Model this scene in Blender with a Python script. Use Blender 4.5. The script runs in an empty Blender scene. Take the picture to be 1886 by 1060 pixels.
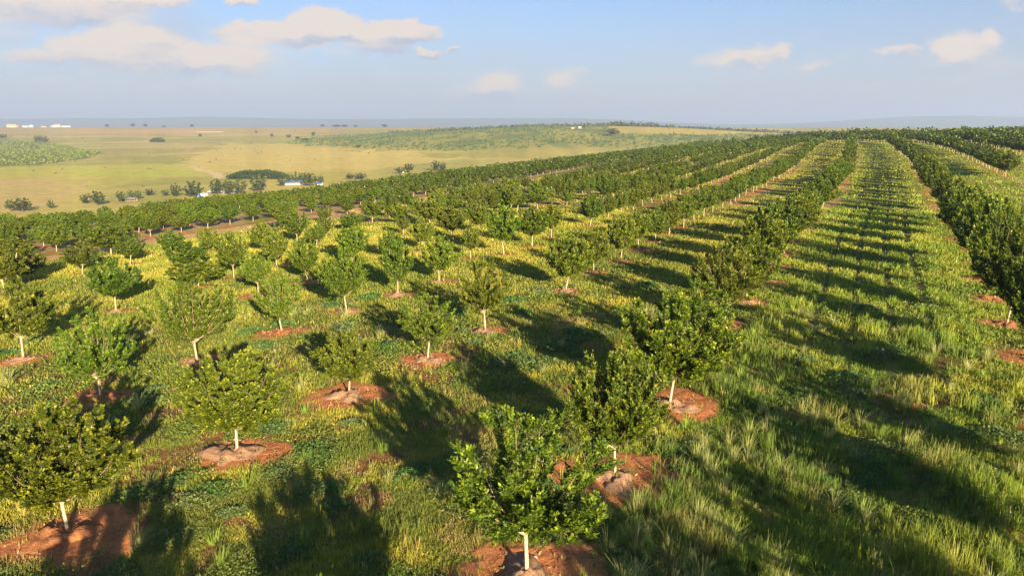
import bpy, math, numpy as np
from mathutils import Vector
R = math.radians
SC = bpy.context.scene
COL = SC.collection

# ------------------------------------------------------------------ camera
F = 1347.0                                   # focal length in photo pixels (1886 wide)
PITCH = math.atan(302 / F)
CZ = 10.0
cam = bpy.data.cameras.new('camera'); cam.lens = 36 * F / 1886; cam.sensor_width = 36
cam.clip_start = 0.3; cam.clip_end = 40000
camo = bpy.data.objects.new('camera', cam); COL.objects.link(camo)
camo.location = (0, 0, CZ); camo.rotation_euler = (R(90) - PITCH, 0, 0)
SC.camera = camo

# ------------------------------------------------------------------ sun, sky, exposure
SUN_EL, SUN_HEAD = 15.0, 22.0                # light travels forward and 22 deg to the left
sl = bpy.data.lights.new('sun', 'SUN'); sl.energy = 5.0; sl.angle = R(0.5); sl.color = (1.0, 0.80, 0.54)
so = bpy.data.objects.new('sun', sl); COL.objects.link(so)
so.rotation_euler = (R(90 - SUN_EL), 0, R(SUN_HEAD)); so.location = (30, -60, 60)
SC.view_settings.view_transform = 'Standard'; SC.view_settings.look = 'None'
SC.view_settings.gamma = 1; SC.view_settings.exposure = 1.70
SKY_STRENGTH = 0.06
HAZE_DENSITY = 0.00018
SC.cycles.use_denoising = True
SC.cycles.max_bounces = 6; SC.cycles.diffuse_bounces = 3; SC.cycles.glossy_bounces = 2
SC.cycles.transmission_bounces = 3; SC.cycles.volume_bounces = 1; SC.cycles.transparent_max_bounces = 8
SC.cycles.sample_clamp_indirect = 4

class NT:
    """short hand for node trees"""
    def __init__(s, t): s.t = t
    def n(s, typ, **kw):
        nd = s.t.nodes.new(typ)
        for k, v in kw.items(): setattr(nd, k, v)
        return nd
    def l(s, a, b): s.t.links.new(a, b)
    def put(s, sock, v):
        if hasattr(v, 'is_output') or isinstance(v, bpy.types.NodeSocket): s.l(v, sock)
        else: sock.default_value = v
    def m(s, op, a, b=None, c=None, clamp=False):
        nd = s.n('ShaderNodeMath', operation=op); nd.use_clamp = clamp
        s.put(nd.inputs[0], a)
        if b is not None: s.put(nd.inputs[1], b)
        if c is not None: s.put(nd.inputs[2], c)
        return nd.outputs[0]
    def mix(s, f, a, b, blend='MIX'):
        nd = s.n('ShaderNodeMix', data_type='RGBA', blend_type=blend)
        s.put(nd.inputs[0], f)
        for i, v in ((6, a), (7, b)):
            if isinstance(v, tuple): v = tuple(v) + (1,) * (4 - len(v))
            s.put(nd.inputs[i], v)
        return nd.outputs[2]
    def sstep(s, v, a, b):
        nd = s.n('ShaderNodeMapRange', interpolation_type='SMOOTHSTEP')
        s.put(nd.inputs['Value'], v); nd.inputs['From Min'].default_value = a; nd.inputs['From Max'].default_value = b
        return nd.outputs['Result']
    def noise(s, vec, scale, detail=3, rough=.55):
        nd = s.n('ShaderNodeTexNoise'); nd.inputs['Scale'].default_value = scale
        nd.inputs['Detail'].default_value = detail; nd.inputs['Roughness'].default_value = rough
        if vec is not None: s.l(vec, nd.inputs['Vector'])
        return nd

W = bpy.data.worlds.new('World'); SC.world = W; W.use_nodes = True
g = NT(W.node_tree); W.node_tree.nodes.clear()
sky = g.n('ShaderNodeTexSky', sky_type='NISHITA'); sky.sun_disc = False
sky.sun_elevation = R(SUN_EL); sky.sun_rotation = R(180 - SUN_HEAD)
sky.air_density = 1.0; sky.dust_density = 1.2; sky.ozone_density = 2.2; sky.altitude = 900
tc = g.n('ShaderNodeTexCoord'); sx = g.n('ShaderNodeSeparateXYZ'); g.l(tc.outputs['Generated'], sx.inputs[0])
yy = g.m('MAXIMUM', sx.outputs[1], 0.02)
u = g.m('DIVIDE', sx.outputs[0], yy); v = g.m('DIVIDE', sx.outputs[2], yy)
front = g.sstep(sx.outputs[1], 0.05, 0.3)
cv = g.n('ShaderNodeCombineXYZ'); g.l(u, cv.inputs[0]); g.l(g.m('MULTIPLY', v, 1.9), cv.inputs[1])
nz = g.noise(cv.outputs[0], 9.0, 6, .55); nz2 = g.noise(cv.outputs[0], 30.0, 4, .6)
nv = g.n('ShaderNodeCombineXYZ'); g.l(g.m('ADD', u, 7.3), nv.inputs[0]); g.l(g.m('MULTIPLY', v, 3.0), nv.inputs[1])
nz3 = g.noise(nv.outputs[0], 2.6, 5, .5)
wu = g.m('ADD', u, g.m('MULTIPLY', g.m('SUBTRACT', nz.outputs['Fac'], .5), 0.085))
wv = g.m('ADD', v, g.m('MULTIPLY', g.m('SUBTRACT', nz2.outputs['Fac'], .5), 0.034))
def ray(px, py):
    a = (py - 530) / F; b = (px - 943) / F; c, s_ = math.cos(PITCH), math.sin(PITCH)
    return b, c - a * s_, -s_ - a * c
# cloud puffs: photo pixel centre, half width, half height, opacity
CLOUDS = [(90, 8, 190, 34, .8), (250, 2, 90, 16, .7), (165, 92, 75, 26, .75), (240, 82, 88, 36, .85), (60, 105, 70, 14, .5), (270, 118, 130, 20, .5),
          (425, 108, 100, 26, .65), (350, 100, 40, 24, .6), (500, 62, 115, 20, .8), (590, 52, 65, 30, .95), (700, 70, 62, 24, .95), (755, 60, 55, 18, .85), (645, 62, 40, 18, .5),
          (778, 101, 26, 9, .8), (826, 92, 14, 6, .7), (445, 3, 30, 9, .7), (915, 158, 48, 25, .62), (870, 168, 40, 12, .4), (1040, 150, 34, 20, .5), (1065, 135, 14, 10, .4),
          (1385, 106, 62, 20, .62), (1435, 98, 24, 18, .6), (1330, 115, 50, 12, .4), (1505, 120, 30, 9, .4), (1770, 88, 62, 28, .65), (1828, 76, 22, 22, .6), (1660, 93, 42, 10, .5),
          (1740, 110, 90, 16, .3), (1870, 5, 40, 14, .35), (1700, 152, 120, 14, .15), (420, 155, 200, 10, .18), (90, 148, 90, 8, .3), (560, 140, 60, 9, .25), (20, 60, 90, 22, .35), (180, 40, 140, 22, .35), (330, 128, 180, 16, .4), (470, 90, 90, 18, .35),
          (660, 95, 110, 12, .3), (1560, 100, 90, 14, .22), (1800, 120, 110, 22, .3), (1400, 128, 110, 14, .25), (980, 170, 150, 14, .2)]
dens = None; lit = None
for (px, py, a_, b_, o_) in CLOUDS:
    x, y, z = ray(px, py); cu, cw = x / y, z / y
    du = g.m('DIVIDE', g.m('SUBTRACT', wu, cu), a_ / F * 1.3); dv = g.m('DIVIDE', g.m('SUBTRACT', wv, cw), b_ / F * 1.4)
    d2 = g.m('ADD', g.m('MULTIPLY', du, du), g.m('MULTIPLY', dv, dv))
    k = g.m('MULTIPLY', g.m('SUBTRACT', 1.0, d2, clamp=True), o_)
    lv = g.m('MULTIPLY', k, g.m('ADD', dv, 0.15))
    dens = k if dens is None else g.m('SMOOTH_MAX', dens, k, .15)
    lit = lv if lit is None else g.m('ADD', lit, lv)
dn = g.m('ADD', dens, g.m('MULTIPLY', g.m('SUBTRACT', nz2.outputs['Fac'], .5), .55))
mask = g.m('MULTIPLY', g.m('MULTIPLY', g.sstep(dn, .04, .50), g.m('MINIMUM', g.m('MULTIPLY', dens, 2.0), .93)), front)
litf = g.sstep(g.m('ADD', lit, g.m('MULTIPLY', g.m('SUBTRACT', nz.outputs['Fac'], .5), .9)), -.36, .22)
# thin haze bank towards the horizon and streaks of thin cloud on the left
hz = g.m('POWER', g.m('SUBTRACT', 1.0, g.m('MULTIPLY', g.m('MAXIMUM', sx.outputs[2], 0.0), 3.9), clamp=True), 1.4)
thin = g.m('MULTIPLY', g.m('MULTIPLY', g.sstep(nz3.outputs['Fac'], .45, .7), g.sstep(u, .35, -.65)), g.m('MULTIPLY', front, .8))
S = 1 / SKY_STRENGTH / 2 ** 1.70          # so that the numbers below are picture values
skyc = g.mix(1.0, sky.outputs[0], (0.55, .70, .90), 'MULTIPLY')
c1 = g.mix(g.m('MULTIPLY', hz, .95), skyc, (.60 * S, .56 * S, .61 * S))
c2 = g.mix(thin, c1, (.56 * S, .58 * S, .66 * S))
cc = g.mix(litf, (.50 * S, .56 * S, .70 * S), (.92 * S, .78 * S, .67 * S))
c3 = g.mix(mask, c2, cc)
bg = g.n('ShaderNodeBackground'); g.l(c3, bg.inputs[0]); bg.inputs[1].default_value = SKY_STRENGTH
wo = g.n('ShaderNodeOutputWorld'); g.l(bg.outputs[0], wo.inputs[0])

# ------------------------------------------------------------------ mathematics of the place
cp, sp = math.cos(PITCH), math.sin(PITCH)
HD = R(26.7); DX, DY = math.sin(HD), math.cos(HD)      # heading of the tree rows
def st(x, y): return -DY * (x - .33) + DX * (y - 14.9), DX * (x - .33) + DY * (y - 14.9)
def xy(s, t): return .33 + DX * t - DY * s, 14.9 + DY * t + DX * s
def sm(a, b, v):
    v = np.clip((v - a) / (b - a), 0, 1); return v * v * (3 - 2 * v)
def vnoise(x, y, seed=0):
    xi = np.floor(x).astype(np.int64); yi = np.floor(y).astype(np.int64); fx = x - xi; fy = y - yi
    fx = fx * fx * (3 - 2 * fx); fy = fy * fy * (3 - 2 * fy)
    def h(a, b):
        n = (a * 374761393 + b * 668265263 + seed * 1442695041) & 0xffffffff
        n = ((n ^ (n >> 13)) * 1274126177) & 0xffffffff
        return ((n ^ (n >> 16)) & 0xffff) / 65535.0
    return (h(xi, yi) * (1 - fx) + h(xi + 1, yi) * fx) * (1 - fy) + (h(xi, yi + 1) * (1 - fx) + h(xi + 1, yi + 1) * fx) * fy
def fbm(x, y, seed=0, o=4):
    a = 0; w = .5; tot = 0
    for i in range(o):
        a = a + w * vnoise(x, y, seed + i); tot += w; w *= .5; x = x * 2.03 + 11.7; y = y * 2.03 + 5.1
    return a / tot
KS = np.array([-2000, -400, -160, -60, -20, 15, 40, 70, 100, 125, 160, 200, 260, 340, 600, 9000.])
KZ = np.array([-5, 4, 5.0, 1.4, 0, 0, -1.5, -4, -5, -7.5, -14, -21, -28, -30, -31, -31.])
_s = np.arange(-2000, 9000, 4.); _z = np.interp(_s, KS, KZ)
_k = np.hanning(13); _k /= _k.sum(); _z = np.convolve(np.pad(_z, 6, mode='edge'), _k, 'valid')
def H(x, y):
    x = np.asarray(x, float); y = np.asarray(y, float)
    s, t = st(x, y)
    zs = np.interp(s, _s, _z) + 2.3 * sm(100, 270, t) * sm(130, 45, s)
    plain = -30 + 29 * sm(1100, 2300, y) - 45 * sm(2500, 3300, y) + 2.5 * (fbm(x / 260, y / 420, 5, 3) - .5) * sm(300, 600, y)
    plain = plain + 34 * np.exp(-((x - 160) / 330) ** 2 / 2 - ((y - 1400) / 330) ** 2 / 2) * (1 - .6 * sm(1100, 2300, y)) 
    w = 1 - sm(430, 820, t)
    return w * zs + (1 - w) * plain
def Hn(x, y):                                            # with small unevenness
    return H(x, y) + .22 * (fbm(x / 7, y / 7, 21, 3) - .5) * sm(60, 20, np.hypot(x, y) * .4)
def unproj(px, py):
    d = ray(px, py); r = 3.
    while r < 6000:
        if CZ + d[2] * r < H(d[0] * r, d[1] * r):
            lo, hi = r - max(.3, .01 * r), r
            for _ in range(18):
                m_ = (lo + hi) / 2
                if CZ + d[2] * m_ < H(d[0] * m_, d[1] * m_): hi = m_
                else: lo = m_
            return d[0] * hi, d[1] * hi
        r += max(.3, .01 * r)
    return d[0] * 2350, d[1] * 2350
def proj(x, y, z):
    dz = z - CZ; d = y * cp - dz * sp; uu = y * sp + dz * cp
    return 943 + F * x / d, 530 - F * uu / d, d

# ------------------------------------------------------------------ helpers for objects
def props(o, label=None, cat=None, group=None, kind=None):
    if label: o['label'] = label
    if cat: o['category'] = cat
    if group: o['group'] = group
    if kind: o['kind'] = kind
    return o
def mesh(name, V, faces, mats, attr=None, mi=None, smooth=False):
    """faces: list of (M,k) int arrays"""
    me = bpy.data.meshes.new(name); V = np.asarray(V, np.float32)
    me.vertices.add(len(V)); me.vertices.foreach_set('co', V.ravel())
    loops = np.concatenate([f.ravel() for f in faces]).astype(np.int32)
    tot = np.concatenate([np.full(len(f), f.shape[1]) for f in faces]).astype(np.int32)
    start = np.concatenate([[0], np.cumsum(tot)[:-1]]).astype(np.int32)
    me.loops.add(len(loops)); me.loops.foreach_set('vertex_index', loops)
    me.polygons.add(len(tot)); me.polygons.foreach_set('loop_start', start); me.polygons.foreach_set('loop_total', tot)
    if mi is not None: me.polygons.foreach_set('material_index', np.asarray(mi, np.int32))
    me.polygons.foreach_set('use_smooth', np.full(len(tot), smooth))
    for m_ in mats: me.materials.append(m_)
    if attr is not None:
        a = me.color_attributes.new('Col', 'FLOAT_COLOR', 'POINT')
        c = np.ones((len(V), 4), np.float32); c[:, :3] = attr; a.data.foreach_set('color', c.ravel())
    me.update(calc_edges=True); me.validate()
    return me
def obj(name, me, parent=None, loc=(0, 0, 0)):
    o = bpy.data.objects.new(name, me); COL.objects.link(o); o.location = loc
    if parent: o.parent = parent
    return o
def empty(name, loc, rz=0): 
    o = bpy.data.objects.new(name, None); COL.objects.link(o); o.location = loc; o.rotation_euler.z = rz
    o.empty_display_size = .3
    return o

# ------------------------------------------------------------------ materials
def mat(name):
    m_ = bpy.data.materials.new(name); m_.use_nodes = True; m_.node_tree.nodes.clear()
    return m_, NT(m_.node_tree)
def principled(g, col, rough=.7, spec=.25):
    b = g.n('ShaderNodeBsdfPrincipled'); b.inputs['Roughness'].default_value = rough
    b.inputs['Specular IOR Level'].default_value = spec
    if isinstance(col, tuple): b.inputs['Base Color'].default_value = tuple(col[:3]) + (1,)
    else: g.l(col, b.inputs['Base Color'])
    return b
def leaf_material(name, trans=.30, rough=.5, spec=.3, vary=.2):
    m_, g = mat(name)
    at = g.n('ShaderNodeAttribute', attribute_name='Col'); oi = g.n('ShaderNodeObjectInfo')
    hs = g.n('ShaderNodeHueSaturation'); g.l(at.outputs['Color'], hs.inputs['Color'])
    g.l(g.m('ADD', g.m('MULTIPLY', g.m('SUBTRACT', oi.outputs['Random'], .5), .042), .506), hs.inputs['Hue'])
    g.l(g.m('ADD', g.m('MULTIPLY', g.m('FRACT', g.m('MULTIPLY', oi.outputs['Random'], 7.3)), vary * 2), 1 - vary), hs.inputs['Value'])
    b = principled(g, hs.outputs[0], rough, spec)
    tr = g.n('ShaderNodeBsdfTranslucent')
    g.l(g.mix(1.0, hs.outputs[0], (1.35, 1.3, .5), 'MULTIPLY'), tr.inputs[0])
    mx = g.n('ShaderNodeMixShader'); mx.inputs[0].default_value = trans
    g.l(b.outputs[0], mx.inputs[1]); g.l(tr.outputs[0], mx.inputs[2])
    o = g.n('ShaderNodeOutputMaterial'); g.l(mx.outputs[0], o.inputs[0])
    return m_
def noisy(name, c1, c2, scale, rough=.85, spec=.15, bump=0, bscale=None):
    m_, g = mat(name); tc = g.n('ShaderNodeTexCoord')
    nz = g.noise(tc.outputs['Object'], scale, 5, .6)
    b = principled(g, g.mix(g.sstep(nz.outputs['Fac'], .3, .7), c1, c2), rough, spec)
    if bump:
        n2 = g.noise(tc.outputs['Object'], bscale or scale * 2, 6, .65)
        bp = g.n('ShaderNodeBump'); bp.inputs['Strength'].default_value = 1; bp.inputs['Distance'].default_value = bump
        g.l(n2.outputs['Fac'], bp.inputs['Height']); g.l(bp.outputs[0], b.inputs['Normal'])
    o = g.n('ShaderNodeOutputMaterial'); g.l(b.outputs[0], o.inputs[0])
    return m_
M_LEAF = leaf_material('orchard_leaves', .24, .42, .35)
M_WILD = leaf_material('wild_tree_leaves', .2, .7, .15)
M_GRASS = leaf_material('grass_blades', .35, .6, .2, 0)
m_, g = mat('pale_bark'); M_BARK = m_
at = g.n('ShaderNodeAttribute', attribute_name='Col'); tc = g.n('ShaderNodeTexCoord'); n1 = g.noise(tc.outputs['Object'], 14, 5, .6)
b = principled(g, g.mix(1.0, at.outputs['Color'], g.mix(g.sstep(n1.outputs['Fac'], .3, .7), (1.0, .98, .95), (.74, .70, .64)), 'MULTIPLY'), .85, .1)
o = g.n('ShaderNodeOutputMaterial'); g.l(b.outputs[0], o.inputs[0])
M_DBARK = noisy('grey_bark', (.16, .12, .09), (.09, .07, .05), 6)
M_MULCH = noisy('pale_mulch', (.44, .28, .175), (.28, .155, .085), 7, .95, .05, .05, 26)
M_SOILD = noisy('turned_red_soil', (.48, .21, .09), (.30, .12, .05), 5, .95, .05, .06, 16)

m_, g = mat('ground_cover'); M_GROUND = m_
at = g.n('ShaderNodeAttribute', attribute_name='Col'); tc = g.n('ShaderNodeTexCoord'); P_ = tc.outputs['Object']
n1 = g.noise(P_, 1.3, 6, .68); n2 = g.noise(P_, 9.0, 5, .7); n3 = g.noise(P_, .11, 5, .6)
val = g.m('ADD', g.m('MULTIPLY', n1.outputs['Fac'], .7), g.m('ADD', g.m('MULTIPLY', n2.outputs['Fac'], .7), g.m('MULTIPLY', n3.outputs['Fac'], .5)))
hs = g.n('ShaderNodeHueSaturation'); g.l(at.outputs['Color'], hs.inputs['Color'])
g.l(g.m('ADD', g.m('MULTIPLY', g.m('SUBTRACT', val, .95), 1.5), 1.0), hs.inputs['Value'])
b = principled(g, hs.outputs[0], .95, .05)
bp = g.n('ShaderNodeBump'); bp.inputs['Strength'].default_value = .8; bp.inputs['Distance'].default_value = .12
g.l(g.m('ADD', n1.outputs['Fac'], g.m('MULTIPLY', n2.outputs['Fac'], .35)), bp.inputs['Height']); g.l(bp.outputs[0], b.inputs['Normal'])
o = g.n('ShaderNodeOutputMaterial'); g.l(b.outputs[0], o.inputs[0])

# ------------------------------------------------------------------ where every orchard tree stands
ROWNAME = {0: 'first row left of grass lane', 1: 'second row left of grass lane', 2: 'third row left of grass lane',
           3: 'fourth row left of grass lane', 4: 'fifth row left of grass lane', 5: 'sixth row left of grass lane',
           6: 'seventh row left of grass lane', 7: 'eighth row left of grass lane', -1: 'row along the right of grass lane',
           -2: 'second row right of grass lane'}
ROWS_S = {0: 0, 1: 10.7, 2: 20.2, 3: 29, 4: 37, 5: 46, 6: 54.5, 7: 62, -1: -13, -2: -26.3}
# photo pixel of trunk foot, top of crown, left and right edge of crown
SPEC = {0: '970 1062 757 825 1110;1133 880 655 1065 1220;1233 748 545 1165 1345',
 1: '125 980 757 8 230;437 835 655 318 497;643 728 613 592 692;788 663 543 733 835;894 612 480 849 938;1042 537 433 1006 1081;1093 504 424 1071 1122;1143 481 397 1119 1169;1176 463 392 1160 1202;1207 446 386 1192 1235;1232 433 368 1213 1255;1259 420 360 1246 1285;1278 407 352 1262 1298;1296 400 345 1278 1318',
 2: '185 730 572 107 245;363 665 512 292 425;519 614 502 475 552;639 577 463 605 678;733 544 445 706 763;809 520 436 784 845;928 472 375 900 958;980 455 383 958 1021;1016 439 377 1005 1047;1087 417 359 1068 1110;1120 403 360 1105 1133;1143 400 350 1131 1155;1167 391 347 1155 1180;1184 382 334 1168 1199;1201 375 332 1190 1215;1219 371 325 1206 1232;1235 365 320 1222 1250',
 3: '44 665 522 -15 107;214 575 477 170 251;476 547 469 447 496;568 523 442 543 592;650 486 416 621 678;718 478 425 700 739;776 463 401 758 796;835 445 381 811 860;867 478 422 848 882;880 431 371 855 900;943 394 332 927 956;990 385 348 970 1013;1044 378 350 1032 1060',
 4: '365 530 478 314 404;431 514 430 399 453;510 492 427 488 532;743 433 394 727 752;792 418 365 758 813',
 5: '350 500 444 320 387;487 465 409 458 509;548 450 389 523 571;583 455 415 564 600;601 436 399 583 612;648 425 392 629 668',
 6: '8 540 456 -40 45;55 520 458 24 81;152 505 449 122 180;240 488 437 220 267;316 471 425 292 335;385 464 419 363 399;686 411 363 663 703;717 401 354 701 734;748 391 350 734 762',
 7: '205 470 415 163 250;523 424 377 496 540;598 410 381 585 612;640 395 377 627 651'}
rng = np.random.default_rng(11)
TREES = []            # dict(row, x, y, h, w)
last_t = {}
for row, txt in SPEC.items():
    for it in txt.split(';'):
        bx, by, ty, l, r = map(float, it.split()); x, y = unproj(bx, by); z = float(H(x, y)); d = proj(x, y, z)[2]
        hs_ = np.linspace(.8, 6, 300); h = float(hs_[np.argmin(abs(proj(x, y, z + hs_)[1] - ty))]); w = (r - l) / F * d
        s, t = st(x, y); off = ((l + r) / 2 - bx) / F * d
        TREES.append(dict(row=row, x=x, y=y, h=max(h, 1.9), w=w, t=t, s=s, spec=1, off=off)); last_t[row] = max(last_t.get(row, -99), t)
def row_point(s0, t):
    """the rows run straight, then swing left round the hill"""
    g_ = 5.0 * sm(120, 300, t) * sm(36, 14, s0); tcn, sc = 290.0, 122.0
    if t <= tcn or s0 > 66: return xy(s0 + g_, t)
    rad = sc - s0 - 5 * (s0 < 14) + 0; L = t - tcn; a = min(L / rad, R(96)); ex = L - a * rad
    s_ = sc - rad * math.cos(a); t_ = tcn + rad * math.sin(a)
    s_ += ex * math.sin(a); t_ += ex * math.cos(a)
    return xy(s_, t_)
def fill(row, s0, t0, t1, step, hm, wm, spec=0, jit=.35):
    t = t0
    while t < t1:
        x, y = row_point(s0 + rng.normal(0, jit * .5), t + rng.normal(0, jit * .6))
        if rng.random() > .035:
            TREES.append(dict(row=row, x=x, y=y, h=hm * rng.uniform(.78, 1.18), w=wm * rng.uniform(.78, 1.18), t=t, s=s0, spec=spec, off=0))
        t += step
# the tree just below the frame and those beside the view whose shadows fall into it
fill(0, 0, -5.6, -5, 5.8, 3.5, 3.3, 0, 0); fill(0, 0, -11.4, -11, 5.8, 3.6, 3.2, 0, 0)
fill(0, 0, 17.4, 62, 5.85, 3.9, 3.4)
fill(0, 0, 62, 470, 5.3, 3.7, 3.0)
fill(1, 10.8, 73, 520, 4.6, 3.2, 2.4)
for r_, t1 in ((2, 560), (3, 540), (4, 520), (5, 500), (6, 480), (7, 470)):
    fill(r_, ROWS_S[r_], last_t[r_] + (5.0 if r_ < 7 else 999), 120, 4.5, 3.1, 2.4); fill(r_, ROWS_S[r_], 122 if r_ < 7 else 165, t1, 4.4, 2.75, 2.1)
fill(-1, -13, -8, 20, 5.9, 4.3, 3.6); fill(-1, -13, 23.5, 62, 6.2, 4.9, 3.1); fill(-1, -13, 62, 480, 5.4, 4.2, 3.0)
fill(-2, -26.3, 144, 500, 5.0, 4.1, 3.6)
for i, s0 in enumerate(np.arange(-39, -170, -9.5)):
    fill(-3 - i, s0, 190 + i * 8, 470, 5.0, 4.7, 4.6)
for i, s0 in enumerate(np.arange(76.5, 170, 6.2)):        # dense block on the left slope
    t1 = 400 - i * 4
    fill(20 + i, s0, 28 if i == 0 else 22, t1, 4.2, 2.6, 2.9)
BND = np.array([(-400, 408), (0, 393), (100, 391), (200, 381), (300, 370), (400, 360), (500, 352), (600, 340), (700, 327), (850, 302), (900, 296), (1886, 200)], float)
def inside_field(T):
    if T['row'] < 19: return True
    px, py, d = proj(T['x'], T['y'], float(H(T['x'], T['y'])) + T['h'] * .95)
    return py > np.interp(px, BND[:, 0], BND[:, 1]) - 1
TREES = [T for T in TREES if inside_field(T)]
print('orchard trees', len(TREES))

# soil raster: how bare and how red the ground is near each trunk
RX0, RY0, RC = -75.0, 4.0, .1
rnx, rny = 2150, 1600
SOIL = np.zeros((rny, rnx), np.float32)
for T in TREES:
    x, y = T['x'], T['y']
    if not (RX0 + 3 < x < RX0 + rnx * RC - 3 and RY0 + 3 < y < RY0 + rny * RC - 3): continue
    rr = rng.uniform(.85, 1.2) * (1.15 if T['row'] in (0, -1) else 1.0) * (1.25 if np.hypot(x, y) < 30 else 1)
    T['soil'] = rr
    ix, iy = int((x - RX0) / RC), int((y - RY0) / RC); n = 28
    X, Y = np.meshgrid(np.arange(ix - n, ix + n) * RC + RX0, np.arange(iy - n, iy + n) * RC + RY0)
    ox, oy = rng.uniform(-.25, .25), rng.uniform(-.1, .2)
    th = np.arctan2(Y - y, X - x); q = np.hypot((X - x + ox) / 1.25, (Y - y + oy)) / rr
    q = q + .75 * (fbm(X * 1.5, Y * 1.5, 77, 4) - .5) + .1 * np.sin(th * 3 + rr * 9)
    sub = SOIL[iy - n:iy + n, ix - n:ix + n]; np.maximum(sub, sm(1.14, .80, q), out=sub)
def soil(x, y):
    ix = np.clip(((x - RX0) / RC).astype(int), 0, rnx - 1); iy = np.clip(((y - RY0) / RC).astype(int), 0, rny - 1)
    ok = (x > RX0) & (x < RX0 + rnx * RC - .2) & (y > RY0) & (y < RY0 + rny * RC - .2)
    return np.where(ok, SOIL[iy, ix], 0)
def strips(s, t):
    """bare soil: along the distant rows, the red track and the floor of the dense block"""
    n = fbm(s / 3.0, t / 3.0, 31, 3)
    o_ = np.zeros_like(s)
    for r_, s0 in ROWS_S.items():
        k = sm(1.5, .5, abs(s - s0 + .5) + (n - .5) * 2.2) * sm(45, 75, t) * (.60 if r_ >= 0 else .4) * sm(260, 120, t)
        o_ = np.maximum(o_, k * sm(420, 300, t))
    track = sm(4.4, 2.0, abs(s - 70.5 - 1.5 * np.sin(t / 17)) + (fbm(s / 9, t / 9, 33, 3) - .5) * 6) * sm(5, 20, t) * (1 - .75 * sm(90, 190, t)) * sm(460, 380, t)
    floor = sm(74, 76, s) * sm(172, 164, s) * sm(.32, .5, fbm(s / 5, t / 5, 35, 3)) * sm(430, 390, t)
    return o_, track, floor

# ------------------------------------------------------------------ the ground
def inpoly(x, y, P):
    c = np.zeros(x.shape, bool); n = len(P); j = n - 1
    for i in range(n):
        xi, yi = P[i]; xj, yj = P[j]
        c ^= ((yi > y) != (yj > y)) & (x < (xj - xi) * (y - yi) / (yj - yi + 1e-12) + xi); j = i
    return c
def region(pts): return [unproj(*p) for p in pts]
PATCH = [  # outline in the photograph laid on the terrain, colour, wobble in metres
 ([(-60, 256), (60, 259), (130, 270), (186, 279), (170, 290), (60, 305), (-60, 307)], (.115, .150, .022), 8),
 ([(-60, 234), (420, 234), (640, 236), (640, 244), (350, 247), (-60, 246)], (.44, .33, .12), 40),
 ([(140, 239), (430, 238), (350, 246), (180, 246)], (.52, .33, .15), 40),
 ([(-60, 250), (240, 250.5), (240, 252), (-60, 252)], (.50, .37, .15), 20),
 ([(235, 287), (380, 288), (412, 294), (380, 300), (235, 302)], (.33, .31, .07), 14),
 ([(-60, 309), (330, 301), (430, 312), (300, 323), (-60, 329)], (.47, .44, .07), 12),
 ([(430, 252), (650, 258), (560, 269), (400, 263)], (.36, .34, .08), 20),
 ([(140, 318), (330, 314), (400, 321), (200, 329)], (.43, .44, .065), 8),
 ([(190, 255), (430, 257), (430, 258.6), (190, 256.6)], (.25, .25, .08), 6),
 ([(380, 262), (600, 268), (600, 269), (380, 263)], (.27, .27, .08), 6),
 ([(180, 262), (330, 264), (330, 265), (180, 263)], (.56, .44, .2), 3),
 ([(560, 285), (800, 300), (700, 304), (540, 294)], (.50, .40, .10), 10),
 ([(345, 306), (372, 304), (415, 325), (400, 329)], (.64, .48, .25), 5),
 ([(338, 277), (352, 268), (376, 267), (360, 271), (345, 280)], (.48, .33, .15), 5),
 ([(-60, 330), (90, 325), (160, 340), (120, 365), (60, 385), (-60, 400)], (.52, .39, .13), 9),
 ([(1090, 231), (1460, 238), (1450, 248), (1300, 249), (1130, 246)], (.46, .37, .09), 12),
 ([(420, 262), (860, 292), (700, 310), (440, 320), (330, 300)], (.56, .44, .12), 30)]
HILLFIELD = [(1090, 231), (1460, 238), (1450, 248), (1300, 249), (1130, 246)]
NA, NR = 1050, 1080
ang = np.radians(np.linspace(-56, 56, NA))
rad = np.concatenate([[2.0], np.geomspace(7, 3300, NR)])
A, RR = np.meshgrid(ang, rad); X = RR * np.sin(A); Y = RR * np.cos(A)
Z = Hn(X, Y)
s, t = st(X, Y)
near = sm(120, 60, RR)
n1 = fbm(X / 3.2, Y / 3.2, 1, 4); n2 = fbm(X / 14, Y / 14, 2, 4); n3 = fbm(X / 90, Y / 60, 3, 4); n4 = fbm(X / 40, Y / 400 + X / 900, 4, 4)
def lerp(a, b, f): return a * (1 - f[..., None]) + np.asarray(b) * f[..., None]
C = np.zeros(X.shape + (3,)); C[...] = (.215, .205, .040)
C = lerp(C, (.130, .150, .026), sm(.42, .62, n2)); C = lerp(C, (.31, .27, .07), sm(.5, .72, n1) * .6)
lane = sm(-1, -3, s) * sm(-60, -40, s)
C = lerp(C, (.215, .215, .034), lane * .7)
C = lerp(C, (.06, .075, .022), lane * sm(.55, .12, abs((s + 6.7) / 1.05 - np.round((s + 6.7) / 1.05)) + .0) * sm(-11, -10, s) * sm(-2.5, -3.2, s) * .0 + 0 * s)
for sw in (-3.7, -5.5, -7.3, -9.1):                        # wheel and mower lines down the lane
    C = lerp(C, (.075, .090, .025), sm(.34, .08, abs(s - sw + .25 * np.sin(t / 13)) + .12 * (n1 - .5)) * .75 * sm(10, 30, t) * sm(300, 200, t))
C = lerp(C, (.24, .12, .05), sm(45, 28, RR) * sm(.56, .66, fbm(X / 1.4, Y / 1.4, 19, 3)))
C = lerp(C, (.10, .075, .04), near * sm(.50, .72, fbm(X / 1.1, Y / 1.1, 9, 3)) * .6)
o_, track, floor = strips(s, t)
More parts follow.
